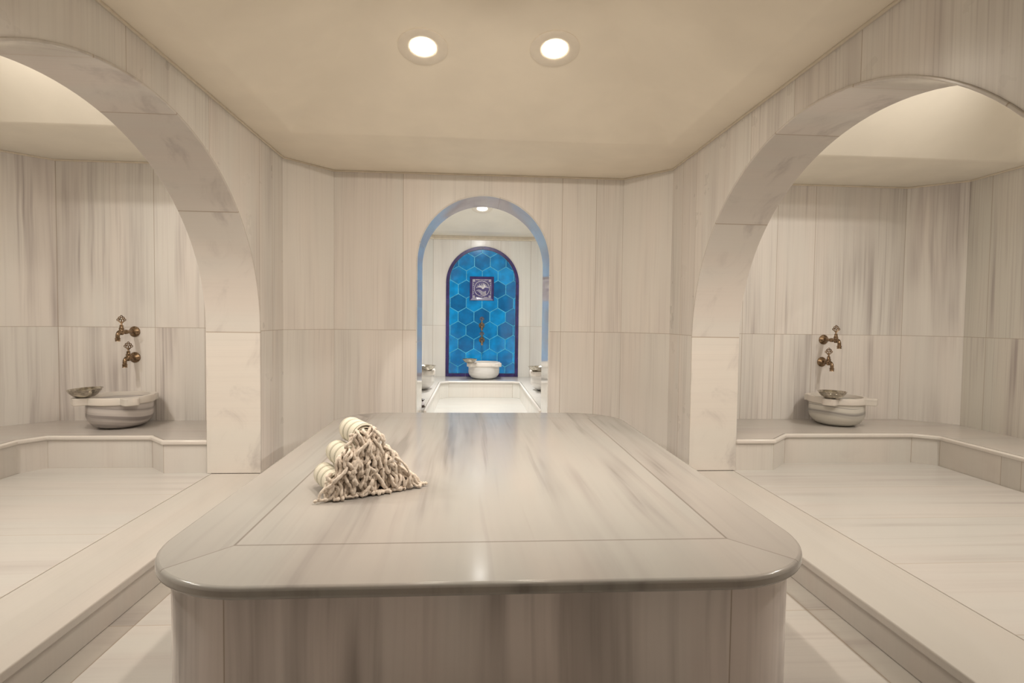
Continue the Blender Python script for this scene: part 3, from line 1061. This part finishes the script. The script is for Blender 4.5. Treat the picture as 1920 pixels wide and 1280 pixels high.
# navy border: eleven or so straight and curved pieces
ro, ri = AR, AR - 0.052
def border_piece(pa, pb):
    return prism(pa + list(reversed(pb)), YW - 0.018, YW - 0.0005, mapf=vmap)
bm = bmesh.new()
def addme(me):
    bm.from_mesh(me)
    bpy.data.meshes.remove(me)
g = 0.0015
for s in (-1, 1):
    zz = [AZ0, 0.70, 1.05, 1.37, 1.62, ASP]
    for a, b in zip(zz, zz[1:]):
        addme(border_piece([(AX + s * ro, a + g), (AX + s * ro, b - g)], [(AX + s * ri, a + g), (AX + s * ri, b - g)]))
for a, b in ((0.0, 0.5), (0.5, 1.0)):
    addme(border_piece(arc(AX, ASP, ro, ro, a * PI + 0.003, b * PI - 0.003, 24), arc(AX, ASP, ri, ri, a * PI + 0.003, b * PI - 0.003, 24)))
nb = 4
for i in range(nb):
    xa = AX - ri + 2 * ri * i / nb
    xb = AX - ri + 2 * ri * (i + 1) / nb
    addme(prism([(xa + g, AZ0), (xb - g, AZ0), (xb - g, AZ0 + 0.052), (xa + g, AZ0 + 0.052)], YW - 0.018, YW - 0.0005, mapf=vmap))
bmesh.ops.recalc_face_normals(bm, faces=bm.faces)
pput('border', from_bm(bm), m_navy, bevel=0.003)
# hexagonal tiles, clipped to the arch
W = 0.249
RR = W / math.sqrt(3)
conv = arch_contour(ri - 0.004, AZ0 + 0.055, 40)
verts, faces, tones = [], [], []
rnd = random.Random(5)
for row in range(-2, 11):
    zc = 2.213 - row * 0.2157
    for c in range(-5, 6):
        xc = 0.133 + c * W + (W / 2 if row % 2 else 0)
        hexa = [(xc + (RR - 0.0045) * math.cos(PI / 6 + i * PI / 3), zc + (RR - 0.0045) * math.sin(PI / 6 + i * PI / 3)) for i in range(6)]
        q = clip(hexa, conv)
        if len(q) < 3:
            continue
        tn = rnd.random()
        inner = []
        cx_ = sum(p[0] for p in q) / len(q)
        cz_ = sum(p[1] for p in q) / len(q)
        tx, tz = rnd.uniform(-0.012, 0.012), rnd.uniform(-0.012, 0.012)
        b0 = len(verts)
        for p in q:
            verts.append((p[0], YW - 0.0065, p[1]))
        for p in q:
            ux, uz = cx_ - p[0], cz_ - p[1]
            l = max(math.hypot(ux, uz), 1e-6)
            px, pz = p[0] + ux / l * 0.004, p[1] + uz / l * 0.004
            verts.append((px, YW - 0.0115 + (px - cx_) * tx + (pz - cz_) * tz, pz))
        n = len(q)
        faces.append(list(range(b0 + n, b0 + 2 * n)))
        tones.append(tn)
        for i in range(n):
            j = (i + 1) % n
            faces.append([b0 + i, b0 + j, b0 + n + j, b0 + n + i])
            tones.append(tn)
me = bpy.data.meshes.new('hexagon_tiles')
me.from_pydata(verts, [], faces)
at_ = me.attributes.new('tone', 'FLOAT', 'FACE')
for i, v in enumerate(tones):
    at_.data[i].value = v
bm = bmesh.new()
bm.from_mesh(me)
bmesh.ops.recalc_face_normals(bm, faces=bm.faces)
bm.to_mesh(me)
bm.free()
if sum(p.normal.y * p.area for p in me.polygons) > 0:
    me.flip_normals()
pput('hexagon_tiles', me, m_blue)

# the framed ornamental tile in its middle
OX, OZ = 0.128, 1.794
orn = empty('ornamental_tile', (OX, YW - 0.0135, OZ), label='square navy and white patterned tile in a navy frame amid the blue hexagons', cat='tile')
HS, FW = 0.19, 0.042
bm = bmesh.new()
def quad(ps):
    bm.faces.new([bm.verts.new(p) for p in ps])
for s in range(4):
    R_ = Matrix.Rotation(s * PI / 2, 3, 'Y')
    gg = 0.001
    def T(x, y, z):
        return R_ @ Vector((x, y, z))
    a, b = HS, HS - FW
    quad([T(-a + gg, 0, -a), T(a - gg, 0, -a), T(a - gg - 0.006, -0.012, -a + 0.006), T(-a + gg + 0.006, -0.012, -a + 0.006)])
    quad([T(-a + gg + 0.006, -0.012, -a + 0.006), T(a - gg - 0.006, -0.012, -a + 0.006), T(b - gg, -0.004, -b), T(-b + gg, -0.004, -b)])
bmesh.ops.recalc_face_normals(bm, faces=bm.faces)
link('frame', from_bm(bm), m_navy, parent=orn)
me = prism([(-HS + 0.003, -HS + 0.003), (HS - 0.003, -HS + 0.003), (HS - 0.003, HS - 0.003), (-HS + 0.003, HS - 0.003)], -0.0035, 0.0, mapf=vmap)
face = link('tile_face', me, m_navy_face, parent=orn)
bm = bmesh.new()
def rib(pts, r, flat=0.35):
    add_tube(bm, [(x, -0.0045, z) for x, z in pts], r, 6)
h = HS - FW
for s in (-1, 1):            # white fillets along the frame
    rib([(-h + 0.005, s * (h - 0.005)), (h - 0.005, s * (h - 0.005))], 0.0028)
    rib([(s * (h - 0.005), -h + 0.005), (s * (h - 0.005), h - 0.005)], 0.0028)
n = 20
ringpts = []
for i in range(160):          # scalloped ring
    a = 2 * PI * i / 160
    rr = 0.116 + 0.005 * abs(math.sin(a * 9))
    ringpts.append((rr * math.cos(a), rr * math.sin(a)))
add_tube(bm, [(x, -0.0045, z) for x, z in ringpts], 0.0042, 6, closed=True)
for i in range(9):            # rising curved strokes
    f = (i - 4) / 4.0
    pts = []
    for j in range(9):
        u = j / 8.0
        ang = PI / 2 - f * (0.25 + 0.95 * u)
        rad = 0.018 + 0.092 * u * (1 - 0.10 * abs(f))
        pts.append((0.012 + rad * math.cos(ang) + 0.010 * math.sin(u * 5 + i), -0.022 + rad * math.sin(ang)))
    add_tube(bm, [(x, -0.0048, z) for x, z in pts], [0.0035 + 0.0035 * math.sin(PI * q / 8) for q in range(9)], 6)
for i in range(4):            # low sweeping strokes
    pts = [(-0.088 + 0.022 * i + 0.022 * j, -0.038 - 0.016 * i + 0.016 * math.sin(j * 0.9 + i)) for j in range(8 - i)]
    add_tube(bm, [(x, -0.0048, z) for x, z in pts], 0.0042, 6)
for sx in (-1, 1):            # corner sprigs
    for sz in (-1, 1):
        for rr in (0.007, 0.014):
            pts = [(sx * (h - 0.026) + rr * math.cos(2 * PI * i / 14), -0.0045, sz * (h - 0.026) + rr * math.sin(2 * PI * i / 14)) for i in range(14)]
            add_tube(bm, pts, 0.0025, 5, closed=True)
for i in range(-3, 4):        # little leaves between ring and frame
    for sx, sz in ((1, 0), (-1, 0), (0, 1), (0, -1)):
        if abs(i) < 2:
            continue
        px = sx * (h - 0.014) + (i * 0.026 if sx == 0 else 0)
        pz = sz * (h - 0.014) + (i * 0.026 if sz == 0 else 0)
        add_tube(bm, [(px - 0.007, -0.0045, pz - 0.004), (px, -0.0045, pz + 0.004), (px + 0.007, -0.0045, pz - 0.003)], 0.003, 5)
link('ornament', from_bm(bm), m_white_glaze, parent=orn, smooth=60)

# ------------------------------------------------------------------ small pot seen at the foot of the left door jamb
pot = empty('ceramic_bottle', (-0.520, 5.86, ZB), label='small white bottle with dark cap on the far bench by the left door jamb', cat='bottle')
b = lathe([(0, 0.0), (0.030, 0.0), (0.033, 0.004), (0.024, 0.022), (0, 0.022)], 24)
link('base', from_bm(b), plain('dark_glaze', (0.04, 0.025, 0.02), 0.25), parent=pot, smooth=45)
b = lathe([(0, 0.0218), (0.020, 0.0218), (0.028, 0.034), (0.029, 0.046), (0.020, 0.058), (0.011, 0.062), (0, 0.062)], 24)
link('bottle_body', from_bm(b), m_white_glaze, parent=pot, smooth=45)
b = lathe([(0, 0.0618), (0.013, 0.0618), (0.024, 0.074), (0.026, 0.080), (0.014, 0.088), (0, 0.089)], 24)
link('cap', from_bm(b), plain('dark_cap', (0.04, 0.025, 0.02), 0.25), parent=pot, smooth=45)

# ------------------------------------------------------------------ rolled towels
RT = 0.0635
LEN = 0.225
e_ = Vector((0.870, 0.493, 0)).normalized()       # along the row
a_ = Vector((-e_.y, e_.x, 0))                     # away from the viewer
front_mid = Vector((-0.480, 2.590, 0.514))


def towel(cx, cz, label, seed, spread, drop):
    """cx: place along the row, cz: height of the roll's axis above the slab"""
    rr = random.Random(seed)
    pos = front_mid + e_ * cx + Vector((0, 0, cz)) + a_ * rr.uniform(-0.006, 0.006)
    root = bpy.data.objects.new('rolled_towel', None)
    root.empty_display_size = 0.05
    COL.objects.link(root)
    tag(root, label, 'towel', 'rolled fringed bath towels piled on the platform')
    root.location = pos - Vector((0, 0, RT))
    yaw = math.atan2(e_.y, e_.x) + rr.uniform(-0.03, 0.03)
    root.rotation_euler = (0, 0, yaw)
    # spiral sheet; local x across the row, local y along the roll, local z up
    turns, n = 4.2, 150
    phase = rr.uniform(0, 2 * PI)
    nl = 10
    vs, fs, uvs = [], [], []
    acc = 0.0
    prev = None
    cols = []
    for i in range(n + 1):
        u = i / n
        ang = phase + turns * 2 * PI * u
        rad = 0.010 + (RT - 0.003 - 0.010) * u
        cols.append((ang, rad))
    for i, (ang, rad) in enumerate(cols):
        p = (rad * math.cos(ang), rad * math.sin(ang))
        if prev:
            acc += math.hypot(p[0] - prev[0], p[1] - prev[1])
        prev = p
        for j in range(nl + 1):
            y = LEN * j / nl
            w = rad * (1 + 0.010 * math.sin(ang * 3 + y * 30 + seed))
            # soft shoulders at both ends, the ends a little uneven
            end = 0.006 * math.sin(ang * 2 + seed) + 0.010 * (1 - rad / RT) * (1 if j == 0 else 0)
            yy = y + (end if j in (0, nl) else 0)
            sh = 0.955 if j in (0, nl) else 1.0
            vs.append((w * sh * math.cos(ang), yy, RT + w * sh * math.sin(ang)))
            uvs.append((acc, y))
    for i in range(n):
        for j in range(nl):
            a = i * (nl + 1) + j
            fs.append((a, a + 1, a + nl + 2, a + nl + 1))
    me = bpy.data.meshes.new('roll')
    me.from_pydata(vs, [], fs)
    L = me.uv_layers.new(name='UVMap')
    for lp in me.loops:
        L.data[lp.index].uv = uvs[lp.vertex_index]
    o = link('roll', me, m_cloth, parent=root, smooth=80)
    sm = o.modifiers.new('thick', 'SOLIDIFY')
    sm.thickness = 0.0055
    sm.offset = -1
    # fringe: knotted strands falling over the front end
    bm = bmesh.new()
    ns = 42
    for s_ in range(ns):
        ang = rr.uniform(0, 2 * PI)
        rad = RT * math.sqrt((s_ + 0.5) / ns) * 0.90
        x, z = rad * math.cos(ang), RT + rad * math.sin(ang)
        y = 0.014
        out = rr.uniform(0.016, 0.062)
        length = rr.uniform(0.050, 0.105) * drop
        fx = rr.uniform(-0.65, 0.65) + spread * 0.8
        floor = -(cz - RT) + 0.0105
        ph, am = rr.uniform(0, 6.28), rr.uniform(0.005, 0.014)
        fr_, lift = rr.uniform(4.0, 9.0), rr.uniform(0.0, 0.018)
        pts = []
        steps = 13
        for q in range(steps + 1):
            t_ = q / steps
            yo = y - out * math.sin(min(1.0, t_ * 1.7) * PI / 2) + 0.4 * am * math.cos(t_ * fr_ + ph)
            xo = x + fx * length * t_ + am * math.sin(t_ * fr_ + ph) - am * math.sin(ph)
            zo = z + lift * math.sin(min(t_ * 3.2, PI)) - length * max(0.0, t_ - 0.1) ** 1.2
            if zo < floor:
                over = floor - zo
                zo = floor + 0.004 * rr.random()
                yo -= over * 0.25
                xo += over * (0.30 if fx > 0 else -0.30)
            pts.append((xo, yo, zo))
        r0 = rr.uniform(0.0054, 0.0088)
        kn = rr.uniform(1.4, 2.4)
        radii = [r0 * (0.72 + 0.42 * abs(math.sin(q * kn + s_))) for q in range(steps + 1)]
        radii[-1] = r0 * 0.5
        radii[-2] = r0 * 1.3
        add_tube(bm, pts, radii, 8)
    link('fringe', from_bm(bm), m_fringe, parent=root, smooth=80)
    return root


D = 2 * RT * 0.985
H1, H2, H3 = RT, RT + D * 0.80, RT + D * 1.60
towel(-D, H1, 'rolled cream towel at the left end of the bottom row', 11, -0.25, 1.0)
towel(0, H1, 'rolled cream towel in the middle of the bottom row', 12, 0.0, 1.0)
towel(D, H1, 'rolled cream towel at the right end of the bottom row', 13, 0.55, 1.15)
towel(-D / 2, H2, 'rolled cream towel on the left of the middle row', 14, -0.15, 1.0)
towel(D / 2, H2, 'rolled cream towel on the right of the middle row', 15, 0.25, 1.05)
towel(0, H3, 'rolled cream towel on the very top of the pile', 16, 0.05, 1.0)
